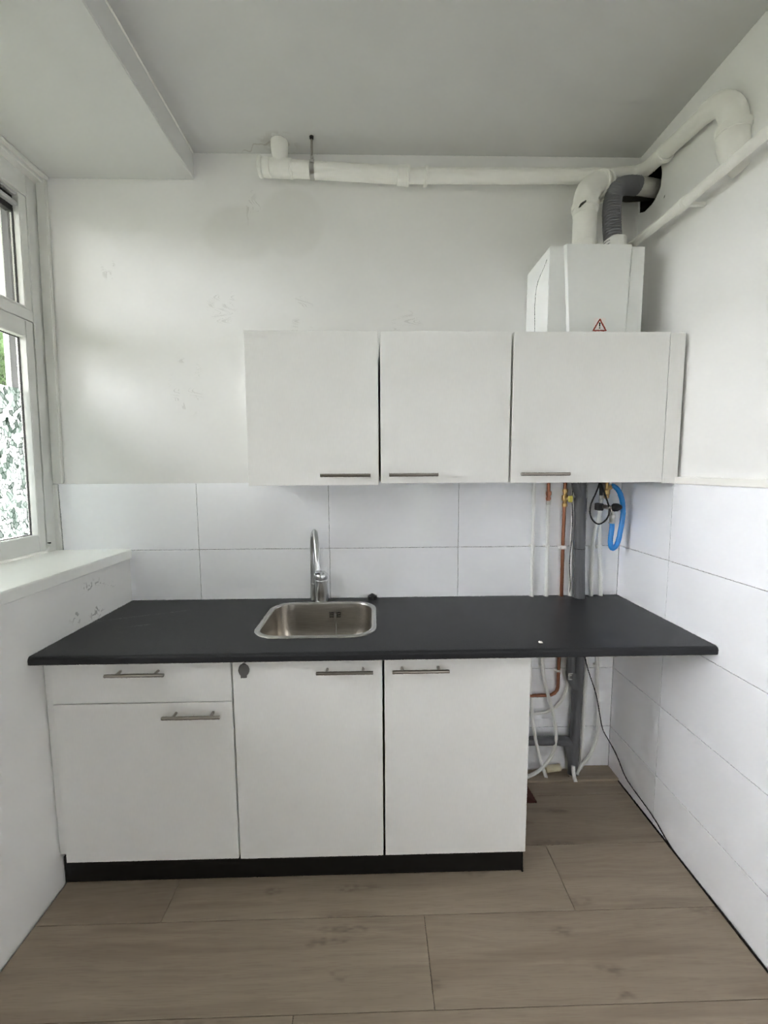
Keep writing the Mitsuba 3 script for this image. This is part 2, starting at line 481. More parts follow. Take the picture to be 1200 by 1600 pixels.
def window(n, ya, yb, detail):
    w = f'window_{n}'
    zt = 2.128
    fr = [box(-0.075, 0.0, ya, ya + 0.05, 1.122, 2.71, 0.002), box(-0.075, 0.0, yb - 0.055, yb, 1.122, 2.71, 0.002), box(-0.098, -0.073, yb - 0.0985, yb, 1.122, 2.71, 0.002),
          box(-0.075, -0.002, ya + 0.05, yb - 0.055, zt - 0.023, zt + 0.02, 0.002), box(-0.075, 0.0, ya + 0.05, yb - 0.055, 2.60, 2.71, 0.002),
          box(-0.075, -0.012, ya + 0.05, yb - 0.055, 1.110, 1.130, 0.001)]
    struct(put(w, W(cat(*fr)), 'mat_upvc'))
    # opening sash
    sa, sb = ya + 0.056, yb - 0.061
    sash = frame_mesh(sa, sb, 1.133, zt - 0.027, 0.05, 0.04, 0.075, 0.070, -0.048, 0.0)
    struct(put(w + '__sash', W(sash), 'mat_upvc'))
    struct(put(w + '__seal', W(frame_mesh(sa + 0.046, sb - 0.0365, 1.2045, zt - 0.0935, 0.006, 0.006, 0.006, 0.006, -0.036, -0.0295, 0)), 'mat_rubber'))
    struct(put(w + '__pane', W(box(-0.034, -0.033, sa + 0.049, sb - 0.039, 1.2075, zt - 0.0965)), 'mat_glass'))
    # fixed light above, with its beads
    fa, fb = ya + 0.05, yb - 0.055
    fixed = frame_mesh(fa, fb, zt + 0.02, 2.60, 0.04, 0.036, 0.012, 0.005, -0.048, -0.004)
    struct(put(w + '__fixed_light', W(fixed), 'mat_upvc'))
    struct(put(w + '__seal', W(frame_mesh(fa + 0.037, fb - 0.033, zt + 0.029, 2.560, 0.006, 0.006, 0.006, 0.006, -0.036, -0.0295, 0)), 'mat_rubber'))
    struct(put(w + '__pane', W(box(-0.034, -0.033, fa + 0.039, fb - 0.035, zt + 0.031, 2.53)), 'mat_glass'))
    # ventilation grille over the fixed light
    gr = [box(-0.05, -0.012, fa + 0.04, fb - 0.036, 2.545, 2.562, 0.002), box(-0.05, -0.012, fa + 0.04, fb - 0.036, 2.583, 2.596, 0.002)]
    struct(put(w + '__vent_grille', W(cat(*gr)), 'mat_grille'))
    struct(put(w + '__vent_slot', W(box(-0.055, -0.030, fa + 0.04, fb - 0.036, 2.522, 2.598)), 'mat_black'))
    struct(put(w + '__outer_strip', W(box(-0.0725, -0.049, yb - 0.0985, yb - 0.056, 1.135, 2.60)), 'mat_brick'))  # dark grey strip along the outer rebate
    if detail:
        # patterned privacy film on the lower part of the pane, cut raggedly along its edge
        rg = np.random.default_rng(3)
        edge = [(sb - 0.047 - (0.010 * rg.random() if i % 2 else 0.002 * rg.random()), z) for i, z in enumerate(np.linspace(1.214, 1.822, 46))]
        poly = sg.Polygon([(sa + 0.052, 1.214), *edge, (sa + 0.052, 1.826)])
        struct(put(w + '__privacy_film', W(extrude(poly, 0.0004, ((-0.0325, 0, 0), (0, 1, 0), (0, 0, 1)))), 'mat_film'))
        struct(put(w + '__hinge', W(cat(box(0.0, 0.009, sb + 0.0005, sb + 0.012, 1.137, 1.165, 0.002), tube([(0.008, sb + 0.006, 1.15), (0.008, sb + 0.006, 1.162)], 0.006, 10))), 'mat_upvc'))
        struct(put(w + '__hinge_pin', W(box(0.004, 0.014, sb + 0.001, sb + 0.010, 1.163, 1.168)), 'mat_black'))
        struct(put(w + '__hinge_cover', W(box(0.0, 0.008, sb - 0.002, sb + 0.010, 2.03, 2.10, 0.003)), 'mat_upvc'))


window(1, -0.80, -0.004, True)
window(2, -1.62, -0.805, False)
window(3, -2.495, -1.625, False)
window(4, -3.37, -2.50, False)  # this window and the next are unseen, added for fill light
window(5, -4.25, -3.375, False)
# unseen glazed door added behind the camera, for fill light on the fronts
struct(put('added_door_1', cat(box(DX0 + 0.002, DX0 + 0.07, YB - 0.09, YB - 0.03, 0.002, DZ1, 0.003), box(DX1 - 0.07, DX1 - 0.002, YB - 0.09, YB - 0.03, 0.002, DZ1, 0.003), box(DX0 + 0.07, DX1 - 0.07, YB - 0.09, YB - 0.03, 0.002, 0.16, 0.003), box(DX0 + 0.07, DX1 - 0.07, YB - 0.09, YB - 0.03, DZ1 - 0.10, DZ1, 0.003)), 'mat_upvc'))
struct(put('added_door_1__pane', box(DX0 + 0.065, DX1 - 0.065, YB - 0.062, YB - 0.061, 0.155, DZ1 - 0.095), 'mat_glass'))
# the painted boards between the window and the back wall, and over the window
struct(put('trim_1', W(box(0.004, 0.046, -0.016, 0.004, ZT + 0.002, 2.70, 0.004)), 'mat_trim'))
struct(put('trim_2', cat(box(-1.225, -1.165, -4.25, -0.004, 2.682, 2.7085, 0.004), box(-1.225, -1.145, -4.25, -0.004, 2.697, 2.7085, 0.003)), 'mat_trim'))
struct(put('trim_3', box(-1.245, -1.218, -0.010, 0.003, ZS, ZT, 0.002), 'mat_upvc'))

# ------------------------------------------------------------------ countertop and sink
CF = -0.606
SX0, SX1, SY0, SY1 = -0.246, 0.2145, -0.482, -0.066


def rrect(x0, x1, y0, y1, r, n=10):
    pts = []
    for cx, cy, a in ((x1 - r, y1 - r, 0), (x0 + r, y1 - r, 90), (x0 + r, y0 + r, 180), (x1 - r, y0 + r, 270)):
        for k in range(n + 1):
            t = math.radians(a + 90 * k / n)
            pts.append((cx + r * math.cos(t), cy + r * math.sin(t)))
    return np.array(pts)


nose = [(-0.002, 0.8520), (-0.002, ZC)]
for k in range(9):
    t = math.radians(90 + 90 * k / 8)
    nose.append((CF + 0.012 + 0.012 * math.cos(t), ZC - 0.012 + 0.012 * math.sin(t)))
for k in range(5):
    t = math.radians(180 + 90 * k / 4)
    nose.append((CF + 0.006 + 0.006 * math.cos(t), 0.8535 + 0.006 + 0.006 * math.sin(t) - 0.0015))
top = extrude(sg.Polygon(nose), XR - XL - 0.003, ((XL + 0.0015, 0, 0), (0, 1, 0), (0, 0, 1)))
cut = to_man(extrude(sg.Polygon(rrect(SX0 + 0.008, SX1 - 0.008, SY0 + 0.008, SY1 - 0.008, 0.09)), 0.2, ((0, 0, 0.8), (1, 0, 0), (0, 1, 0))))
PIPES = [(0.9485, -0.014, 0.0085), (1.018, -0.014, 0.0090), (1.089, -0.016, 0.0085), (1.163, -0.040, 0.0265), (1.2300, -0.015, 0.0095), (1.2770, -0.015, 0.0095)]
for x, y, r in PIPES:
    cut += m3.Manifold.cylinder(0.2, r + 0.003, r + 0.003, 20).translate((x, y, 0.8))
    cut += m3.Manifold.cube((2 * r + 0.006, 0.1, 0.2)).translate((x - r - 0.003, y, 0.8))
cut += m3.Manifold.cube((0.03, 0.1, 0.2)).translate((1.1195, -0.018, 0.8))
put('countertop', from_man(to_man(top) - cut), 'mat_counter', smooth=30)
tag('countertop', 'long black worktop with rounded front edge running from wall to wall', 'countertop')

rings = []
for off, z, r in ((0.000, 0.8822, 0.100), (0.0015, 0.8845, 0.099), (0.004, 0.8855, 0.097), (0.008, 0.8850, 0.094), (0.010, 0.8836, 0.092), (0.0125, 0.8836, 0.090), (0.0145, 0.8853, 0.088), (0.0185, 0.8848, 0.085), (0.0215, 0.880, 0.082)):
    rings.append((off, z, r))
rim_r = list(rings)
bowl_r = [(0.0215, 0.880, 0.082), (0.024, 0.86, 0.080), (0.030, 0.78, 0.075), (0.036, 0.750, 0.072), (0.043, 0.735, 0.068), (0.053, 0.725, 0.06), (0.068, 0.7205, 0.05), (0.12, 0.719, 0.03)]


def loft(rs, close):
    n = 10
    V, F = [], []
    for off, z, r in rs:
        q = rrect(SX0 + off, SX1 - off, SY0 + off, SY1 - off, r, n)
        V.append(np.c_[q, np.full(len(q), z)])
    m = len(V[0])
    V = np.vstack(V)
    for i in range(len(rs) - 1):
        for j in range(m):
            j2 = (j + 1) % m
            F += [(i * m + j, (i + 1) * m + j, (i + 1) * m + j2), (i * m + j, (i + 1) * m + j2, i * m + j2)]
    if close:
        V = np.vstack([V, [(SX0 + SX1) / 2, (SY0 + SY1) / 2, rs[-1][1] - 0.002]])
        for j in range(m):
            F.append(((len(rs) - 1) * m + j, len(V) - 1, (len(rs) - 1) * m + (j + 1) % m))
    return trimesh.Trimesh(V, np.array(F), process=False)


put('kitchen_sink__rim', loft(rim_r, False), 'mat_steel_rim', smooth=50)
labels['kitchen_sink__rim'] = {'label': 'brighter polished steel rim'}
put('kitchen_sink__bowl', loft(bowl_r, True), 'mat_steel', smooth=60)
tag('kitchen_sink', 'single stainless steel sink bowl with rounded corners set in the black worktop', 'sink')
ox, oy, oz = 0.030, SY1 - 0.0272, 0.832
put('kitchen_sink__overflow', cat(*[box(ox + s * 0.016 - 0.010, ox + s * 0.016 + 0.010, oy - 0.0025, oy + 0.003, oz + k * 0.009 - 0.0022, oz + k * 0.009 + 0.0022) for s in (-1, 1) for k in (-1, 0, 1)]), 'mat_black')
put('kitchen_sink__overflow__screw', lathe([(0, 0.0), (0.006, 0), (0.005, 0.003), (0, 0.004)], (ox, oy - 0.001, oz), (0, -1, 0)), 'mat_chrome', 40)
put('kitchen_sink__chain', tube(spline([(ox + 0.001, oy - 0.005, oz - 0.004), (ox + 0.004, oy - 0.007, oz - 0.06), (ox + 0.005, oy - 0.012, 0.74)], 14), 0.0016, 6), 'mat_chrome', True)
put('kitchen_sink__drain', lathe([(0, 0.0055), (0.012, 0.006), (0.014, 0.003), (0.034, 0.003), (0.042, 0.0015), (0.044, 0)], ((SX0 + SX1) / 2, (SY0 + SY1) / 2, 0.7172)), 'mat_chrome', 40)

# faucet
fx, fy = -0.037, -0.040
put('kitchen_faucet__body', lathe([(0, 0.0), (0.0305, 0), (0.0315, 0.004), (0.030, 0.010), (0.0292, 0.03), (0.0285, 0.07), (0.0290, 0.095), (0.0275, 0.099), (0, 0.099)], (fx, fy, ZC), n=40), 'mat_chrome', 40)
tag('kitchen_faucet', 'chrome mixer faucet with a tall gooseneck spout standing behind the sink', 'faucet')
put('kitchen_faucet__cap', lathe([(0.0265, 0), (0.0298, 0.002), (0.0302, 0.014), (0.0285, 0.026), (0.020, 0.034), (0.008, 0.0375), (0, 0.038)], (fx + 0.001, fy - 0.001, ZC + 0.1005), n=40), 'mat_chrome', 40)
lev = hull([(fx - 0.013, fy - 0.01, ZC + 0.120), (fx + 0.013, fy - 0.01, ZC + 0.120), (fx - 0.013, fy - 0.01, ZC + 0.137), (fx + 0.013, fy - 0.01, ZC + 0.137),
            (fx - 0.010, fy - 0.115, ZC + 0.150), (fx + 0.010, fy - 0.115, ZC + 0.150), (fx - 0.010, fy - 0.115, ZC + 0.157), (fx + 0.010, fy - 0.115, ZC + 0.157)])
put('kitchen_faucet__lever', lev, 'mat_chrome')
sp = np.vstack([[(-0.0735, -0.036, 0.93), (-0.0735, -0.036, 1.03)], spline([(-0.0735, -0.036, 1.08), (-0.0725, -0.040, 1.14), (-0.065, -0.065, 1.19), (-0.050, -0.115, 1.211), (-0.039, -0.165, 1.190), (-0.032, -0.198, 1.14), (-0.028, -0.212, 1.085)], 36)])
put('kitchen_faucet__spout', tube(sp, np.r_[np.full(len(sp) - 4, 0.0112), 0.0112, 0.0112, 0.0112, 0.0110], 20), 'mat_chrome', 50)
put('kitchen_faucet__spout__aerator', tube([(-0.0283, -0.2110, 1.089), (-0.0270, -0.2155, 1.066)], 0.0125, 20), 'mat_chrome', 40)
put('kitchen_faucet__spout_base', tube([(-0.0735, -0.036, 0.884), (-0.0735, -0.036, 0.96), (-0.0735, -0.036, 0.965)], [0.0135, 0.0135, 0.0118], 20), 'mat_chrome', 40)

# black rubber plug on the worktop
star = [(0.019 * (1 + 0.12 * math.cos(6 * t)) * math.cos(t), 0.019 * (1 + 0.12 * math.cos(6 * t)) * math.sin(t)) for t in np.linspace(0, 2 * math.pi, 48, endpoint=False)]
put('sink_plug__disc', extrude(sg.Polygon(star), 0.017, ((0.197, -0.026, ZC), (1, 0, 0), (0, 1, 0))), 'mat_black')
put('sink_plug__knob', lathe([(0.010, 0), (0.009, 0.006), (0.004, 0.009), (0, 0.0095)], (0.197, -0.026, ZC + 0.017)), 'mat_black', 40)
tag('sink_plug', 'small black rubber plug lying by the tiles to the right of the faucet', 'plug')

put('paper_scrap', hull([(0.773, -0.552, ZC), (0.787, -0.556, ZC), (0.790, -0.540, ZC), (0.778, -0.536, ZC), (0.775, -0.549, ZC + 0.007), (0.784, -0.548, ZC + 0.004)]), 'mat_sticker')
tag('paper_scrap', 'tiny white crumpled scrap near the front edge of the black worktop', 'scrap')

# ------------------------------------------------------------------ handles, cabinets
YF = -0.56        # front of the base doors


def handle_mesh(x0, x1, z, yface, ybar, inset=0.034, zs=0.0):
    bar = tube([(x0, ybar, z), (x0 + 0.001, ybar, z), (x1 - 0.001, ybar, z), (x1, ybar, z)], [0.0050, 0.006, 0.006, 0.0050], 16)
    posts = [lathe([(0.0045, 0), (0.0045, abs(ybar - yface)), (0, abs(ybar - yface))], (x, yface, z + zs), (0, -1, -zs / abs(ybar - yface) if zs else 0), 12) for x in (x0 + inset, x1 - inset)]
    return cat(bar, *posts)


def carcass(x0, x1, y0, y1, z0, z1, t=0.016, panels='lrbtk'):
    ps = []
    if 'l' in panels: ps.append(box(x0, x0 + t, y0, y1, z0, z1, 0.0005))
    if 'r' in panels: ps.append(box(x1 - t, x1, y0, y1, z0, z1, 0.0005))
    if 'b' in panels: ps.append(box(x0 + t, x1 - t, y0, y1, z0, z0 + t))
    if 't' in panels: ps.append(box(x0 + t, x1 - t, y0, y0 + 0.09, z1 - t, z1))
    if 'T' in panels: ps.append(box(x0 + t, x1 - t, y0, y1, z1 - t, z1))
    if 'k' in panels: ps.append(box(x0 + t, x1 - t, y1 - 0.006, y1, z0 + t, z1 - 0.05))
    return cat(*ps)


def base_cabinet(x0, x1, drawer, hx, zlow):
    k, n = 'base_cabinet', 0
    while k in labels:
        n += 1
        k = f'base_cabinet_{n:03d}'
    put(k + '__body', carcass(x0 + 0.001, x1 - 0.001, YF + 0.020, -0.01, 0.105, 0.8515), 'mat_carcass')
    ztop = 0.8385
    if drawer:
        zsplit = 0.6935
        put(k + '__drawer', box(x0 + 0.0015, x1 - 0.0025, YF, YF + 0.018, zsplit + 0.0015, ztop, 0.0012), 'mat_front')
        put(k + '__drawer__handle', handle_mesh(-0.685, -0.491, 0.8075, YF, YF - 0.033), 'mat_nickel', 40)
        labels[k + '__drawer__handle'] = {'label': 'brushed metal bar handle'}
        ztop = zsplit - 0.0015
    put(k + '__door', box(x0 + 0.0015, x1 - 0.0025, YF, YF + 0.018, zlow, ztop, 0.0012), 'mat_front')
    put(k + '__door__handle', handle_mesh(hx[0], hx[1], hx[2], YF, YF - 0.033), 'mat_nickel', 40)
    labels[k + '__door__handle'] = {'label': 'brushed metal bar handle'}
    return k


k = base_cabinet(-0.887, -0.280, True, (-0.507, -0.313, 0.6565), 0.1055)
tag(k, 'white base cabinet with a drawer above its door, next to the window wall', 'cabinet', 'base cabinets under the worktop')
k = base_cabinet(-0.2775, 0.2345, False, (0.011, 0.2015, 0.8045), 0.1035)
tag(k, 'white base cabinet under the sink with a round dark grey lock on its door', 'cabinet', 'base cabinets under the worktop')
lock = [lathe([(0.0185, 0), (0.0185, 0.004), (0.016, 0.0065), (0, 0.007)], (-0.2375, YF, 0.8065), (0, -1, 0), 32)]
lock[0].vertices[:, 2] = 0.8065 + (lock[0].vertices[:, 2] - 0.8065) * 1.2
lock.append(box(-0.248, -0.228, YF - 0.0055, YF, 0.779, 0.792, 0.001))
put(k + '__door__lock', cat(*lock), 'mat_grey_latch', 40)
labels[k + '__door__lock'] = {'label': 'round dark grey child lock'}
k = base_cabinet(0.2385, 0.7475, False, (0.2655, 0.458, 0.8050), 0.1035)
tag(k, 'white base cabinet beside the open space with the pipes, rightmost under the worktop', 'cabinet', 'base cabinets under the worktop')

put('filler_strip', box(XL + 0.004, -0.8905, YF + 0.012, YF + 0.026, 0.128, 0.8515, 0.001), 'mat_front')
tag('filler_strip', 'narrow white upright filler strip between the lower wall and the drawer cabinet', 'filler panel')
put('kickboard__board', box(XL + 0.004, 0.742, -0.534, -0.518, 0.004, 0.1045, 0.001), 'mat_plinth')
put('kickboard__end_cap', hull([(0.7425, -0.535, 0.004), (0.7425, -0.535, 0.104), (0.7425, -0.517, 0.104), (0.7425, -0.517, 0.004), (0.7455, -0.535, 0.104), (0.7455, -0.517, 0.104), (0.7475, -0.537, 0.0), (0.7475, -0.517, 0.0), (0.7425, -0.537, 0.0)]), 'mat_plinth')
tag('kickboard', 'black plinth board on the floor below the white base cabinets', 'kickboard')
YW = -0.36


def wall_cabinet(x0, x1, z0, z1, hx, panels):
    k, n = 'wall_cabinet', 0
    while k in labels:
        n += 1
        k = f'wall_cabinet_{n:03d}'
    if panels == 'lr':
        for c in 'lr':
            put(k + '__side_panel', carcass(x0 + 0.001, x1 - 0.001, YW + 0.020, -0.001, z0 + 0.004, z1 - 0.001, panels=c), 'mat_carcass')
    else:
        put(k + '__body', carcass(x0 + 0.001, x1 - 0.001, YW + 0.020, -0.001, z0 + 0.004, z1 - 0.001, panels=panels), 'mat_carcass')
    put(k + '__door', box(x0 + 0.001, x1 - 0.001, YW, YW + 0.018, z0, z1, 0.0012), 'mat_front')
    put(k + '__door__handle', handle_mesh(hx[0], hx[1], 1.4600, YW, YW - 0.030), 'mat_nickel', 40)
    labels[k + '__door__handle'] = {'label': 'dark metal bar handle'}
    return k


k = wall_cabinet(-0.2575, 0.2285, 1.4222, 1.9797, (0.0125, 0.197), 'lrbTk')
tag(k, 'white wall cabinet at the left end of the row, above the sink', 'cabinet', 'wall cabinets in a row')
k = wall_cabinet(0.2342, 0.7170, 1.4282, 1.9793, (0.265, 0.4465), 'lrbTk')
tag(k, 'white wall cabinet in the middle of the row of three, hung on the wall', 'cabinet', 'wall cabinets in a row')
k = wall_cabinet(0.7235, 1.3035, 1.4262, 1.9770, (0.752, 0.936), 'lr')
tag(k, 'widest white wall cabinet, hiding the foot of the boiler and its pipes', 'cabinet', 'wall cabinets in a row')
put('corner_filler', box(1.3045, XR - 0.0005, YW, YW + 0.016, 1.4225, 1.9745, 0.001), 'mat_front')
tag('corner_filler', 'narrow white filler panel between the widest wall cabinet and the right wall', 'filler panel')

# ------------------------------------------------------------------ boiler
BX0, BX1, BYF, BZ0, BZ1 = 0.890, 1.262, -0.250, 1.50, 2.330
b = [box(BX0, BX1, -0.243, -0.004, BZ0, BZ1, 0.004)]
put('boiler__casing', cat(*b), 'mat_boiler')
tag('boiler', 'white boxy wall boiler with flue pipes on top, standing up behind the wall cabinets', 'boiler')


def panel(xs_top, xs_bot, y0, y1, z0, z1, bev):
    (a, b_), (c, d) = xs_top, xs_bot
    return hull([(a, y0, z1), (b_, y0, z1), (c, y0, z0), (d, y0, z0), (a + bev, y1, z1), (b_ - bev, y1, z1), (c + bev, y1, z0), (d - bev, y1, z0)])


put('boiler__front_panel', panel((0.945, 1.211), (1.000, 1.185), -0.243, -0.2535, BZ0, BZ1 + 0.003, 0.008), 'mat_boiler')
put('boiler__side_panel', panel((BX0 + 0.0005, 0.9445), (BX0 + 0.0005, 0.9445 + 0.055), -0.243, -0.2455, BZ0, BZ1 - 0.001, 0.0008), 'mat_boiler')
put('boiler__side_panel', panel((1.2115, BX1 - 0.0005), (1.1855, BX1 - 0.0005), -0.243, -0.2455, BZ0, BZ1 - 0.001, 0.0008), 'mat_boiler')
put('boiler__side_seam', tube(spline([(BX0, -0.2246, 2.2907), (BX0, -0.176, 2.2647), (BX0, -0.130, 2.237), (BX0, -0.112, 2.20), (BX0, -0.1094, 2.14), (BX0, -0.1093, 1.95)], 30), 0.0012, 6), 'mat_rubber', True)
sx, sz, sy = 1.0925, 2.0385, -0.2537
put('boiler__warning_sticker', box(sx - 0.0225, sx + 0.0225, sy - 0.0006, sy + 0.0003, sz - 0.060, sz + 0.023), 'mat_sticker')
labels['boiler__warning_sticker'] = {'label': 'pale sticker with a red warning triangle and exclamation mark'}
tri = sg.Polygon([(-0.0245, -0.021), (0.0245, -0.021), (0, 0.0205)]).buffer(0.0028)
tri = tri.difference(sg.Polygon([(-0.0185, -0.0178), (0.0185, -0.0178), (0, 0.0140)]).buffer(0.0012))
put('boiler__warning_sticker__triangle', extrude(tri, 0.0006, ((sx, sy - 0.0006, sz - 0.003), (1, 0, 0), (0, 0, 1))), 'mat_red')
ex = sg.Polygon([(-0.0026, 0.0085), (0.0026, 0.0085), (0.0014, -0.0055), (-0.0014, -0.0055)]).buffer(0.0005).union(sg.Point(0, -0.0118).buffer(0.0026))
put('boiler__warning_sticker__exclamation_mark', cat(*[extrude(g, 0.0006, ((sx, sy - 0.0006, sz - 0.003), (1, 0, 0), (0, 0, 1))) for g in ex.geoms]), 'mat_black')

# white flue
fxx, fyy = 1.074, -0.135
fe = np.array([1.165, -0.098, 2.634])
_ax = np.array([1.0, 0.42, 0.12]); _ax /= np.linalg.norm(_ax)
el = spline([(fxx, fyy, 2.50), (fxx, fyy, 2.545), (fxx + 0.010, fyy + 0.004, 2.592), (fxx + 0.040, fyy + 0.016, 2.622), (fxx + 0.066, fyy + 0.027, 2.631), fe], 26)
put('flue_pipe__pipe', tube([(fxx, fyy, 2.331), (fxx, fyy, 2.51)], 0.0450, 28), 'mat_pipe_paint', 40)
put('flue_pipe__elbow', tube(el, 0.0475, 28), 'mat_pipe_paint', 40)
put('flue_pipe__base_collar', ring(0.03, 0.0500, 0.064, (fxx, fyy, 2.3635), (0, 0, 1), 0.003), 'mat_pipe_paint', 40)
put('flue_pipe__collar', ring(0.03, 0.0525, 0.024, (fxx, fyy, 2.532), (0, 0, 1), 0.003), 'mat_pipe_paint', 40)
put('flue_pipe__collar', ring(0.03, 0.0570, 0.009, fe - _ax * 0.030, _ax, 0.003), 'mat_pipe_paint', 40)
put('flue_pipe__collar', ring(0.03, 0.0580, 0.010, fe - _ax * 0.002, _ax, 0.003), 'mat_pipe_paint', 40)
put('flue_pipe__seal_slot', hull([(fxx - 0.044, fyy - 0.0545, 2.512), (fxx - 0.022, fyy - 0.0545, 2.524), (fxx - 0.044, fyy - 0.0545, 2.517), (fxx - 0.022, fyy - 0.0545, 2.529), (fxx - 0.040, fyy - 0.030, 2.512), (fxx - 0.022, fyy - 0.030, 2.524), (fxx - 0.040, fyy - 0.030, 2.517), (fxx - 0.022, fyy - 0.030, 2.529)]), 'mat_rubber')
put('flue_pipe__wall_pipe', tube([fe - _ax * 0.01, fe + np.array([0.03, 0.018, 0.003]), (1.30, -0.045, 2.645), (1.40, -0.045, 2.65)], 0.034, 24), 'mat_dark', 40)
tag('flue_pipe', 'thick white flue pipe with an elbow rising from the boiler into the wall', 'flue pipe')

# corrugated grey hose
hp = spline([(1.180, -0.165, 2.335), (1.176, -0.165, 2.40), (1.171, -0.160, 2.48), (1.174, -0.155, 2.54), (1.195, -0.146, 2.592), (1.240, -0.133, 2.618), (1.295, -0.118, 2.626)], 420)
s = np.arange(len(hp))
put('air_hose__hose', tube(hp, 0.0350 - 0.0080 * np.abs(np.cos(s * np.pi / 12.0)) ** 2, 20), 'mat_hose_grey', True)
fo = spline([(1.290, -0.119, 2.626), (1.33, -0.105, 2.632), (1.40, -0.085, 2.636), (1.47, -0.080, 2.636)], 70)
put('air_hose__foil_sleeve', tube(fo, 0.0310 + 0.0016 * np.sin(np.arange(70) * 1.9) + 0.0012 * rng.random(70), 22), 'mat_foil', True)
labels['air_hose__foil_sleeve'] = {'label': 'crinkled silvery sleeve'}
put('air_hose__collar', lathe([(0.026, 0), (0.041, 0), (0.041, 0.040), (0.0425, 0.044), (0.0415, 0.050), (0.0425, 0.056), (0.0405, 0.064), (0.034, 0.068), (0.026, 0.068), (0.026, 0)], (1.186, -0.165, 2.331)), 'mat_pipe_white', 40)
labels['air_hose__collar'] = {'label': 'white ribbed collar'}
tag('air_hose', 'grey corrugated hose bending from the boiler into the hole in the corner', 'hose')

# ------------------------------------------------------------------ painted pipes under the ceiling
yp = -0.062
pa, pb = np.array([-0.250, yp, 2.7205]), np.array([0.362, yp, 2.6925])
pc = np.array([1.06, yp, 2.694])
corner = [(0.38, yp, 2.6920), (1.03, yp, 2.6955), (1.235, yp, 2.7035), (1.335, -0.105, 2.7000), (1.335, -0.425, 2.668)]
put('waste_pipe__wide_pipe', tube([pa, pb], 0.0315, 24), 'mat_pipe_paint', 40)
put('waste_pipe__narrow_pipe', tube(bend([(0.36, yp, 2.692), (1.20, yp, 2.6985), (1.336, -0.075, 2.7030), (1.338, -0.440, 2.664)], 0.05, 8), 0.0280, 24), 'mat_pipe_paint', 40)
_d = (pb - pa) / np.linalg.norm(pb - pa)
put('waste_pipe__end_cap', cat(ring(0, 0.0375, 0.016, pa + _d * 0.004, _d, 0.003), ring(0, 0.0355, 0.03, pa + _d * 0.030, _d, 0.003)), 'mat_pipe_paint', 40)
put('waste_pipe__tee', cat(tube([pa + _d * 0.046, pa + _d * 0.125], 0.0345, 24), ring(0.02, 0.0362, 0.012, pa + _d * 0.128, _d, 0.002)), 'mat_pipe_paint', 40)
put('waste_pipe__branch', tube(spline([(-0.166, yp, 2.725), (-0.1665, yp, 2.78), (-0.168, yp + 0.001, 2.818)], 8), [0.0315, 0.0315, 0.0315, 0.0325, 0.034, 0.035, 0.0355, 0.035], 24), 'mat_pipe_paint', 40)
put('waste_pipe__coupling', cat(ring(0.02, 0.0362, 0.050, pb - _d * 0.022, _d, 0.003), ring(0.02, 0.0385, 0.012, pb - _d * 0.002, _d, 0.003)), 'mat_pipe_paint', 40)
put('waste_pipe__clip', cat(ring(0.027, 0.0365, 0.012, (0.436, yp, 2.6924), (1, 0, 0), 0.002), box(0.431, 0.441, yp, 0.004, 2.688, 2.697)), 'mat_pipe_paint', 40)
put('waste_pipe__clip', cat(ring(0.027, 0.0345, 0.014, (1.337, -0.215, 2.6835), (0, 1, -0.1), 0.002)), 'mat_pipe_paint', 40)
riser = spline([(1.338, -0.425, 2.667), (1.339, -0.470, 2.655), (1.342, -0.508, 2.622), (1.345, -0.530, 2.575), (1.345, -0.534, 2.535)], 20)
put('waste_pipe__elbow', tube(riser, np.linspace(0.0325, 0.0400, 20), 26), 'mat_pipe_paint', 40)
put('waste_pipe__socket', cat(lathe([(0.03, 0), (0.0465, 0), (0.0485, 0.003), (0.0485, 0.022), (0.0465, 0.025), (0.03, 0.025)], (1.345, -0.535, 2.520)), tube([(1.345, -0.535, 2.525), (1.345, -0.535, 2.50), (1.352, -0.535, 2.475), (1.365, -0.535, 2.455), (1.392, -0.535, 2.435)], 0.0435, 26)), 'mat_pipe_paint', 40)
tag('waste_pipe', 'white painted waste pipe along the top of the back wall and round the corner', 'pipe')
rodx, rody = -0.034, yp
put('pipe_hanger__rod', tube([(rodx, rody - 0.012, 2.7475), (rodx + 0.003, rody - 0.032, 2.816)], 0.0045, 10), 'mat_nickel', True)
put('pipe_hanger__clamp', cat(ring(0.0320, 0.0350, 0.019, (rodx, rody, pa[2] + (rodx - pa[0]) / (pb[0] - pa[0]) * (pb[2] - pa[2])), _d, 0.001), box(rodx - 0.006, rodx + 0.006, rody - 0.018, rody + 0.006, 2.7445, 2.760, 0.001), box(rodx - 0.005, rodx + 0.011, rody - 0.039, rody - 0.030, 2.718, 2.7285, 0.001)), 'mat_fitting', 40)
labels['pipe_hanger__clamp'] = {'label': 'shiny metal clamp around the pipe'}
put('pipe_hanger__anchor', lathe([(0.0042, 0), (0.008, 0.001), (0.0075, -0.008), (0.0042, -0.009)], (rodx + 0.003, rody - 0.032, 2.8155)), 'mat_dark', 40)
tag('pipe_hanger', 'metal rod hanger with a shiny clamp holding the white pipe from the ceiling', 'pipe hanger')

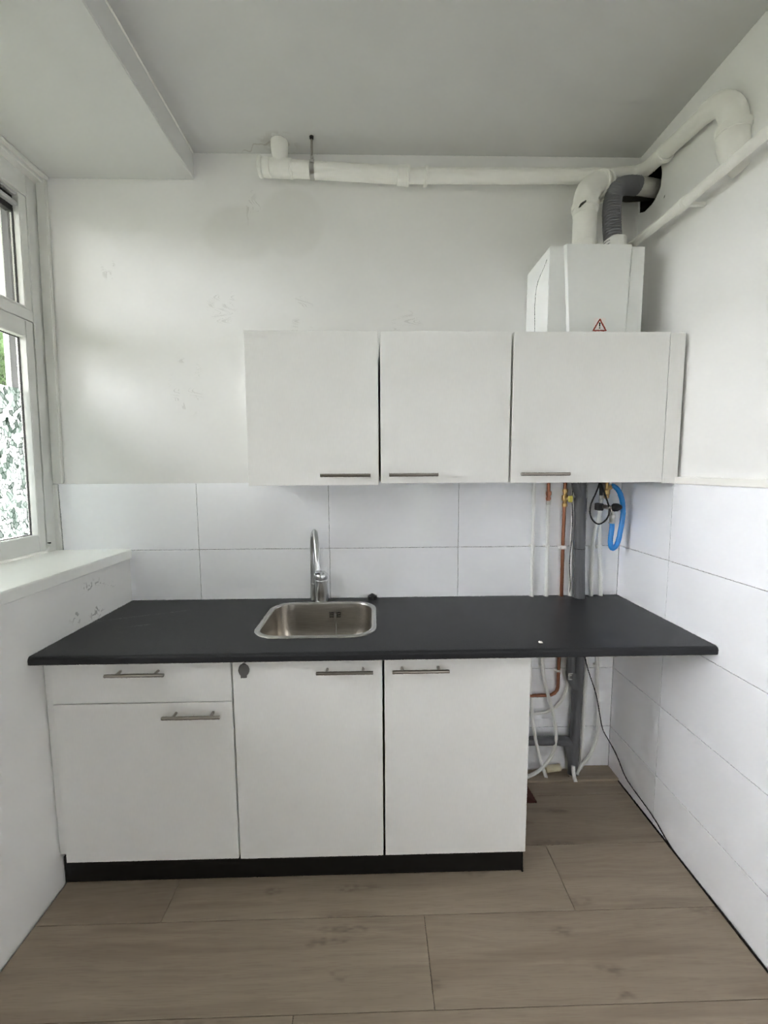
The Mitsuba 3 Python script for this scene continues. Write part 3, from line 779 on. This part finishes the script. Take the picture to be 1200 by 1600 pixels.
zq = 2.412
put('supply_pipe__pipe', tube([(1.308, 0.003, zq + 0.010), (1.308, -0.38, zq - 0.006), (1.308, -2.6, zq - 0.010)], 0.0168, 18), 'mat_pipe_paint', 40)
put('supply_pipe__coupling', ring(0.012, 0.0215, 0.045, (1.308, -0.368, zq - 0.006), (0, 1, 0), 0.004), 'mat_pipe_paint', 40)
put('supply_pipe__clip', cat(ring(0.015, 0.0195, 0.012, (1.308, -0.393, zq - 0.006), (0, 1, 0)), box(1.310, XP, -0.399, -0.387, zq - 0.021, zq - 0.010)), 'mat_pipe_paint', 40)
put('supply_pipe__clip', cat(ring(0.015, 0.0195, 0.012, (1.308, -1.4, zq - 0.002), (0, 1, 0)), box(1.310, XP, -1.406, -1.394, zq - 0.021, zq - 0.010)), 'mat_pipe_paint', 40)
tag('supply_pipe', 'thin white painted pipe running along the right wall above the wall cabinets', 'pipe')

# ------------------------------------------------------------------ pipes between boiler and floor
ZTOP = 1.499


def clip(key, x, y, z, r):
    put(key, cat(ring(r, r + 0.003, 0.012, (x, y, z), (0, 0, 1), 0.0008, 16), box(x - r - 0.006, x + r + 0.006, y + 0.004, 0.0, z - 0.007, z + 0.007, 0.001)), 'mat_pipe_white', 40)


# leftmost white pipe
x, y, r = PIPES[0]
put('heating_pipe__pipe', tube(np.vstack([[(0.9435, y, ZTOP), (0.944, y, 1.40), (0.946, y, 1.12), (x, y, 0.88), (0.951, y, 0.55)], spline([(0.953, y, 0.45), (0.961, -0.03, 0.31), (0.975, -0.055, 0.175), (1.004, -0.068, 0.06), (1.028, -0.072, -0.006)], 14)]), 0.0078, 12), 'mat_pipe_white', 50)
clip('heating_pipe__clip', 0.946, y, 1.122, 0.0078)
clip('heating_pipe__clip', 0.951, y, 0.53, 0.0078)
tag('heating_pipe', 'thin white pipe leftmost of the row going down behind the black worktop', 'pipe', 'white pipes through the worktop')
# white pipe with copper top
x, y, r = PIPES[1]
put('heating_pipe_001__pipe', tube(np.vstack([[(1.0125, y, 1.325), (1.0135, y, 1.20), (x, y, 0.88), (1.010, y, 0.56)], spline([(1.011, y, 0.53), (1.032, -0.03, 0.41), (1.060, -0.045, 0.30), (1.072, -0.05, 0.20), (1.058, -0.055, 0.125), (1.010, -0.070, 0.065), (0.940, -0.085, 0.030), (0.85, -0.10, 0.02)], 30)]), 0.0083, 12), 'mat_pipe_white', 50)
put('heating_pipe_001__copper_top', tube([(1.0105, y, ZTOP), (1.0125, y, 1.33)], 0.0080, 12), 'mat_copper', 50)
put('heating_pipe_001__nut', lathe([(0.008, 0), (0.0125, 0), (0.0125, 0.012), (0.0105, 0.014), (0.0105, 0.022), (0.0135, 0.024), (0.0135, 0.040), (0.008, 0.042)], (1.0125, y, 1.335), n=6), 'mat_copper')
put('heating_pipe_001__compression_ring', lathe([(0.008, 0), (0.0105, 0), (0.0105, 0.018), (0.008, 0.018)], (1.0127, y, 1.314), n=12), 'mat_fitting', 30)
clip('heating_pipe_001__clip', 1.0137, y, 1.122, 0.0083)
clip('heating_pipe_001__clip', 1.0095, y, 0.535, 0.0083)
tag('heating_pipe_001', 'white pipe with a short copper top and copper nut below the wall cabinet', 'pipe', 'white pipes through the worktop')
# copper gas pipe with valve
x, y, r = PIPES[2]
put('gas_pipe__pipe', tube(bend([(1.087, y, ZTOP), (1.087, y, 1.12), (x, y, 0.88), (1.086, y - 0.004, 0.393), (0.76, y - 0.006, 0.391)], 0.045, 8), 0.0078, 12), 'mat_copper', 50)
put('gas_pipe__valve', cat(lathe([(0.008, 0), (0.012, 0), (0.012, 0.014), (0.009, 0.016), (0.009, 0.024), (0.0135, 0.028), (0.0150, 0.04), (0.0135, 0.052), (0.009, 0.056), (0.009, 0.064), (0.012, 0.066), (0.012, 0.080), (0.008, 0.081)], (1.0885, y, 1.305), n=14), lathe([(0.0085, 0), (0.0085, 0.018), (0.006, 0.022), (0, 0.022)], (1.0885, y - 0.008, 1.345), (0, -1, 0), 12)), 'mat_brass', 35)
labels['gas_pipe__valve'] = {'label': 'brass valve'}
put('gas_pipe__valve__lever', cat(box(1.0895, 1.1095, y - 0.036, y - 0.028, 1.327, 1.357, 0.003), tube([(1.1000, y - 0.0385, 1.344), (1.1000, y - 0.030, 1.344)], 0.004, 10)), 'mat_yellow')
labels['gas_pipe__valve__lever'] = {'label': 'yellow lever'}
clip('gas_pipe__clip', 1.0868, y, 1.113, 0.0078)
put('gas_pipe__clip', box(1.074, 1.100, y - 0.012, y + 0.004, 1.106, 1.124, 0.003), 'mat_sticker')
clip('gas_pipe__clip', 1.0865, y, 0.515, 0.0078)
tag('gas_pipe', 'copper gas pipe with a brass valve and yellow lever, behind the black worktop', 'pipe')
# thin white conduit and black cable beside the grey pipe
put('conduit_pipe', tube(np.vstack([[(1.128, -0.010, ZTOP), (1.130, -0.010, 1.30), (1.133, -0.010, 0.88), (1.1365, -0.010, 0.50)], spline([(1.137, -0.011, 0.44), (1.110, -0.012, 0.362), (1.060, -0.014, 0.315), (0.985, -0.016, 0.298), (0.90, -0.016, 0.292)], 18)]), 0.0075, 12), 'mat_pipe_white', 50)
tag('conduit_pipe', 'thin white conduit close against the left of the grey drain pipe', 'conduit')
put('thermostat_wire', tube(spline([(1.122, -0.026, 1.40), (1.118, -0.026, 1.33), (1.124, -0.024, 1.24), (1.121, -0.024, 1.12), (1.119, -0.024, 1.02), (1.126, -0.022, 0.95), (1.1265, -0.016, 0.90)], 30), 0.0018, 6), 'mat_black', True)
tag('thermostat_wire', 'thin black wire hanging between the copper pipe and the grey drain pipe', 'wire')
# grey drain
x, y, r = PIPES[3]
put('drain_pipe__pipe', tube([(1.150, y, 1.30), (1.1535, y, 1.12), (x, y, 0.88), (1.1735, y, 0.56), (1.172, y, 0.36), (1.166, y, 0.14), (1.164, y, -0.006)], 0.0235, 24), 'mat_pvc', 50)
put('drain_pipe__upper_socket', tube([(1.1495, y, 1.345), (1.150, y, 1.285)], 0.0265, 24), 'mat_pvc', 40)
put('drain_pipe__upper_branch', cat(tube([(1.1495, y, 1.335), (1.148, y, ZTOP - 0.002)], 0.0235, 22), tube([(1.1495, y, 1.345), (1.122, y - 0.012, 1.392), (1.112, y - 0.014, 1.44)], 0.019, 20)), 'mat_pvc', 40)
put('drain_pipe__branch', tube([(1.176, y, 0.432), (1.138, y - 0.004, 0.488), (1.134, y - 0.004, 0.52)], [0.0225, 0.0235, 0.0235], 22), 'mat_pvc', 40)
put('drain_pipe__branch_pipe', tube([(1.133, y - 0.004, 0.500), (1.138, y - 0.004, 0.85)], 0.0200, 22), 'mat_pvc', 40)
put('drain_pipe__branch_label', cat(extrude(sg.box(-0.011, -0.016, 0.011, 0.017), 0.0006, ((1.1235, y - 0.0255, 0.508), (1, 0, 0), (0, 0, 1)))), 'mat_pipe_white')
put('drain_pipe__branch_label__print', cat(*[box(1.114, 1.133, y - 0.0270, y - 0.0260, zz, zz + 0.0022) for zz in np.arange(0.496, 0.523, 0.0048)]), 'mat_rubber')
put('drain_pipe__horizontal_pipe', tube([(0.76, y + 0.004, 0.174), (1.10, y + 0.002, 0.170)], 0.0205, 22), 'mat_pvc', 40)
put('drain_pipe__elbow', tube(bend([(1.095, y + 0.002, 0.170), (1.139, y, 0.170), (1.142, y, 0.125), (1.163, y, 0.06)], 0.022, 8), 0.0230, 22), 'mat_pvc', 40)
put('drain_pipe__strap', ring(0.0235, 0.0248, 0.003, (1.1537, y, 1.112), (0, 0, 1), 0.0005), 'mat_black', 40)
tag('drain_pipe', 'thick grey plastic drain pipe with side branches running to the floor in the corner', 'pipe')
# two white pipes right of the drain
x, y, r = PIPES[4]
put('heating_pipe_002__pipe', tube(np.vstack([spline([(1.244, -0.040, 1.315), (1.239, -0.036, 1.25), (1.231, -0.022, 1.17), (1.2275, y, 1.11)], 14), [(1.228, y, 1.0), (x, y, 0.88), (1.2235, y, 0.54), (1.219, y, 0.30), (1.217, y, -0.006)]]), 0.0085, 12), 'mat_pipe_white', 50)
put('heating_pipe_002__fitting', lathe([(0.006, 0), (0.0085, 0.001), (0.0085, 0.010), (0.0065, 0.012), (0.0088, 0.014), (0.0088, 0.024), (0.0065, 0.026), (0.009, 0.028), (0.009, 0.042), (0.006, 0.044)], (1.244, -0.040, 1.315), n=14), 'mat_fitting', 30)
labels['heating_pipe_002__fitting'] = {'label': 'chrome fitting'}
put('heating_pipe_002__top', tube([(1.244, -0.040, 1.355), (1.240, -0.045, 1.42), (1.238, -0.050, ZTOP)], 0.0085, 12), 'mat_rubber', 50)
clip('heating_pipe_002__clip', 1.2285, y, 1.113, 0.0085)
clip('heating_pipe_002__clip', 1.2240, y, 0.535, 0.0085)
tag('heating_pipe_002', 'white pipe with a slanted top just right of the grey drain pipe', 'pipe', 'white pipes through the worktop')
x, y, r = PIPES[5]
put('heating_pipe_003__pipe', tube(np.vstack([[(1.2495, -0.030, 1.262), (1.2560, -0.024, 1.17), (1.2635, y, 1.09), (x, y, 0.88), (1.2745, y, 0.56)], spline([(1.278, y, 0.45), (1.284, -0.018, 0.36), (1.289, -0.024, 0.28), (1.276, -0.030, 0.165), (1.238, -0.040, 0.085), (1.196, -0.052, 0.045), (1.176, -0.060, 0.012)], 24)]), 0.0085, 12), 'mat_pipe_white', 50)
put('heating_pipe_003__fitting', lathe([(0.006, 0), (0.0085, 0.001), (0.0085, 0.010), (0.0065, 0.012), (0.0088, 0.014), (0.0088, 0.024), (0.006, 0.026), (0.009, 0.028), (0.009, 0.036)], (1.2495, -0.030, 1.256), n=14), 'mat_fitting', 30)
labels['heating_pipe_003__fitting'] = {'label': 'chrome fitting'}
put('heating_pipe_003__valve_block', box(1.2240, 1.2530, -0.052, -0.020, 1.288, 1.322, 0.004), 'mat_rubber')
put('heating_pipe_003__riser', tube([(1.2495, -0.030, 1.318), (1.2495, -0.045, 1.40), (1.2495, -0.05, ZTOP)], 0.0085, 12), 'mat_nickel', 50)
clip('heating_pipe_003__clip', 1.2625, y, 1.113, 0.0085)
clip('heating_pipe_003__clip', 1.2735, y, 0.535, 0.0085)
tag('heating_pipe_003', 'white pipe rightmost of the row, in the corner by the right wall', 'pipe', 'white pipes through the worktop')
# filling valve with black knob
put('filling_valve__body', cat(tube([(1.255, -0.050, 1.306), (1.255, -0.094, 1.306)], 0.010, 14), tube([(1.2655, -0.096, 1.312), (1.2655, -0.098, 1.288)], 0.0085, 14), tube([(1.249, -0.092, 1.306), (1.270, -0.097, 1.306)], 0.0095, 14)), 'mat_nickel', 40)
put('filling_valve__knob', lathe([(0, -0.016), (0.013, -0.016), (0.0178, -0.010), (0.0185, 0.0), (0.0160, 0.010), (0.009, 0.021), (0.004, 0.024), (0, 0.024)], (1.274, -0.112, 1.308), (1, -0.25, 0.08), 24), 'mat_black', 40)
labels['filling_valve__knob'] = {'label': 'black knob'}
put('filling_valve__nut', cat(lathe([(0.006, 0), (0.0115, 0), (0.0115, 0.014), (0.0095, 0.016), (0.0130, 0.018), (0.0130, 0.034), (0.0080, 0.036), (0.0080, 0.05)], (1.2660, -0.0995, 1.241), n=6), lathe([(0.008, 0), (0.0145, 0), (0.0145, 0.004), (0.008, 0.004)], (1.2660, -0.0995, 1.236))), 'mat_fitting')
tag('filling_valve', 'small metal filling valve with a black knob and chrome nut below the wall cabinet', 'valve')
put('boiler_tap__body', cat(tube([(1.2440, -0.085, 1.445), (1.2440, -0.085, ZTOP)], 0.008, 12), lathe([(0.007, 0), (0.011, 0.001), (0.011, 0.012), (0.0085, 0.014), (0.0135, 0.018), (0.0135, 0.036), (0.008, 0.040), (0.008, 0.10)], (1.2440, -0.085, 1.347), n=10), tube([(1.244, -0.085, 1.385), (1.262, -0.092, 1.400)], 0.0095, 12)), 'mat_brass', 35)
put('boiler_tap__nut', lathe([(0.005, 0), (0.0105, 0), (0.0105, 0.012), (0.005, 0.012)], (1.2440, -0.085, 1.3435), n=6), 'mat_fitting')
tag('boiler_tap', 'small brass tap with a chrome nut at the upper end of the blue hose', 'tap')
put('blue_hose', tube(spline([(1.2665, -0.0995, 1.239), (1.2645, -0.100, 1.19), (1.2625, -0.101, 1.148), (1.2720, -0.102, 1.122), (1.2880, -0.102, 1.135), (1.3040, -0.101, 1.195), (1.3130, -0.100, 1.265), (1.3075, -0.099, 1.335), (1.2870, -0.097, 1.385), (1.2610, -0.095, 1.404)], 60), 0.0105, 18), 'mat_blue', 60)
tag('blue_hose', 'bright blue flexible hose hanging in a loop below the wall cabinet', 'hose')
put('black_hose', tube(spline([(1.2180, -0.062, ZTOP), (1.2100, -0.085, 1.42), (1.1860, -0.098, 1.365), (1.1660, -0.100, 1.315), (1.1720, -0.100, 1.262), (1.2050, -0.100, 1.2335), (1.2380, -0.100, 1.252), (1.2520, -0.099, 1.290), (1.2390, -0.095, 1.345), (1.2190, -0.090, 1.405), (1.2120, -0.075, ZTOP)], 70), 0.0036, 8), 'mat_black', True)
tag('black_hose', 'thin black tube hanging in a narrow loop beside the blue hose', 'tube')

# cable running down the corner and along the right wall
put('black_cable', tube(spline([(1.190, -0.030, 0.850), (1.200, -0.030, 0.62), (1.2235, -0.034, 0.52), (1.262, -0.036, 0.41), (1.290, -0.034, 0.29), (1.318, -0.020, 0.205), (1.350, -0.018, 0.150), (1.3565, -0.086, 0.108), (1.3575, -0.142, 0.066), (1.3575, -0.216, 0.050), (1.3575, -0.307, 0.043), (1.3575, -0.370, 0.032), (1.3575, -0.448, 0.008), (1.3575, -0.62, 0.003), (1.3575, -0.9, 0.003), (1.3575, -1.3, 0.003)], 90), 0.0024, 8), 'mat_black', True)
tag('black_cable', 'thin black cable running from the pipes down along the foot of the right wall', 'cable')

# loose board over the pipe holes by the wall
bd = sg.box(0.78, -0.094, XR - 0.002, -0.001)
for hx, hy, hr in ((1.164, -0.040, 0.034), (1.217, -0.015, 0.012)):
    bd = bd.difference(sg.Point(hx, hy).buffer(hr)).difference(sg.box(hx - hr, hy, hx + hr, 0.05))
bd = bd.difference(sg.Polygon([(0.79, 0.01), (0.79, -0.062), (1.09, -0.079), (1.135, -0.075), (1.135, 0.01)]))
bd = bd.difference(sg.box(1.145, -0.1, 1.160, -0.086))
bdm = [extrude(g, 0.011, ((0, 0, 0.0005), (1, 0, 0), (0, 1, 0))) for g in getattr(bd, 'geoms', [bd])]
put('floor_board', cat(*bdm), 'mat_wood')
tag('floor_board', 'narrow loose piece of wood board with cut-outs around the pipes at the back wall', 'board')
put('pipe_stub', tube([(1.035, -0.030, 0.017), (1.110, -0.020, 0.020)], 0.0165, 18), 'mat_cream', 40)
tag('pipe_stub', 'short cream piece of pipe lying on the floor among the pipes', 'pipe')
put('pipe_sleeve', tube(spline([(1.152, -0.098, 0.002), (1.151, -0.078, 0.03), (1.153, -0.066, 0.060)], 10), 0.0085, 12), 'mat_pipe_white', 50)
tag('pipe_sleeve', 'short white pipe end poking out of the floor in front of the grey drain', 'pipe')
put('wood_wedge', hull([(0.86, -0.215, 0.0), (0.925, -0.215, 0.0), (0.86, -0.165, 0.0), (0.915, -0.165, 0.0), (0.86, -0.165, 0.045), (0.86, -0.215, 0.045), (0.895, -0.165, 0.045)]), 'mat_wedge')
tag('wood_wedge', 'small dark red wedge on the floor at the edge of the rightmost base cabinet', 'wedge')

# ------------------------------------------------------------------ outside the window
struct(put('added_slab_above', box(-2.80, -1.47, -4.45, 0.6, 3.02, 3.22, 0.01), 'mat_house'))  # added overhang, keeps the high sky from lighting the room
struct(put('added_slab_below', box(-2.80, -1.47, -4.45, 0.6, -0.30, -0.10, 0.01), 'mat_ground'))  # added slab, cuts the ground bounce onto the ceiling
struct(put('added_side_screen', box(-2.80, -1.47, -4.45, -4.33, -0.10, 3.02, 0.01), 'mat_blocker'))  # added screen, blocks daylight that would graze the back wall
struct(put('added_blocker', box(-10, -3.4, -18, -7.6, -1.0, 6.5, 0.02), 'mat_blocker'))  # added block out of view, holds back slanting daylight
struct(put('ground', box(-60, -1.45, -40, 40, -1.3, -1.0), 'mat_ground'))
hz = [box(-16, -6.2, 9.0, 16, -1.0, 8.0, 0.02)]
put('pale_house__wall', cat(*hz), 'mat_house')
put('pale_house__roof', hull([(-16.3, 8.7, 8.0), (-5.9, 8.7, 8.0), (-16.3, 16.3, 8.0), (-5.9, 16.3, 8.0), (-16.3, 12.5, 10.5), (-5.9, 12.5, 10.5)]), 'mat_roof')
for hx in (-15.2, -13.2, -11.2):
    for hzz in (0.4, 3.2, 5.8):
        put('pale_house__window', box(hx, hx + 1.1, 8.93, 9.02, hzz, hzz + 1.5, 0.01), 'mat_window_dark')
tag('pale_house', 'pale rendered house seen through the upper part of the window', 'house')


def tree(cx, cy, h, rad, seed, label):
    g = np.random.default_rng(seed)
    n = 2600
    d = g.normal(size=(n, 3)); d /= np.linalg.norm(d, axis=1, keepdims=True)
    lump = 0.72 + 0.5 * meshkit.fbm(d * 2.2 + seed, 3, seed)
    p = np.array([cx, cy, h - rad * 1.15]) + d * (np.array([rad, rad, rad * 1.25]) * (lump * g.uniform(0.6, 1.0, n) ** 0.4)[:, None])
    a = g.normal(size=(n, 3)); a /= np.linalg.norm(a, axis=1, keepdims=True)
    b = np.cross(a, g.normal(size=(n, 3))); b /= np.linalg.norm(b, axis=1, keepdims=True)
    l, w = g.uniform(0.10, 0.17, n)[:, None], g.uniform(0.05, 0.08, n)[:, None]
    V = np.stack([p - a * l, p + b * w, p + a * l, p - b * w], 1).reshape(-1, 3)
    i = np.arange(n)[:, None] * 4
    F = np.vstack([i + [0, 1, 2], i + [0, 2, 3]])
    k, m = 'garden_tree', 0
    while k in labels:
        m += 1
        k = f'garden_tree_{m:03d}'
    put(k + '__foliage', trimesh.Trimesh(V, F, process=False), 'mat_leaf')
    labels[k + '__foliage'] = {'kind': 'stuff'}
    put(k + '__trunk', tube([(cx, cy, -1.0), (cx + 0.05, cy, h * 0.3), (cx, cy + 0.05, h - rad)], [0.13, 0.10, 0.04], 10), 'mat_bark', 50)
    tag(k, label, 'tree')


tree(-6.75, 5.0, 4.3, 1.25, 5, 'leafy green tree seen through the clear strip of glass above the window film')
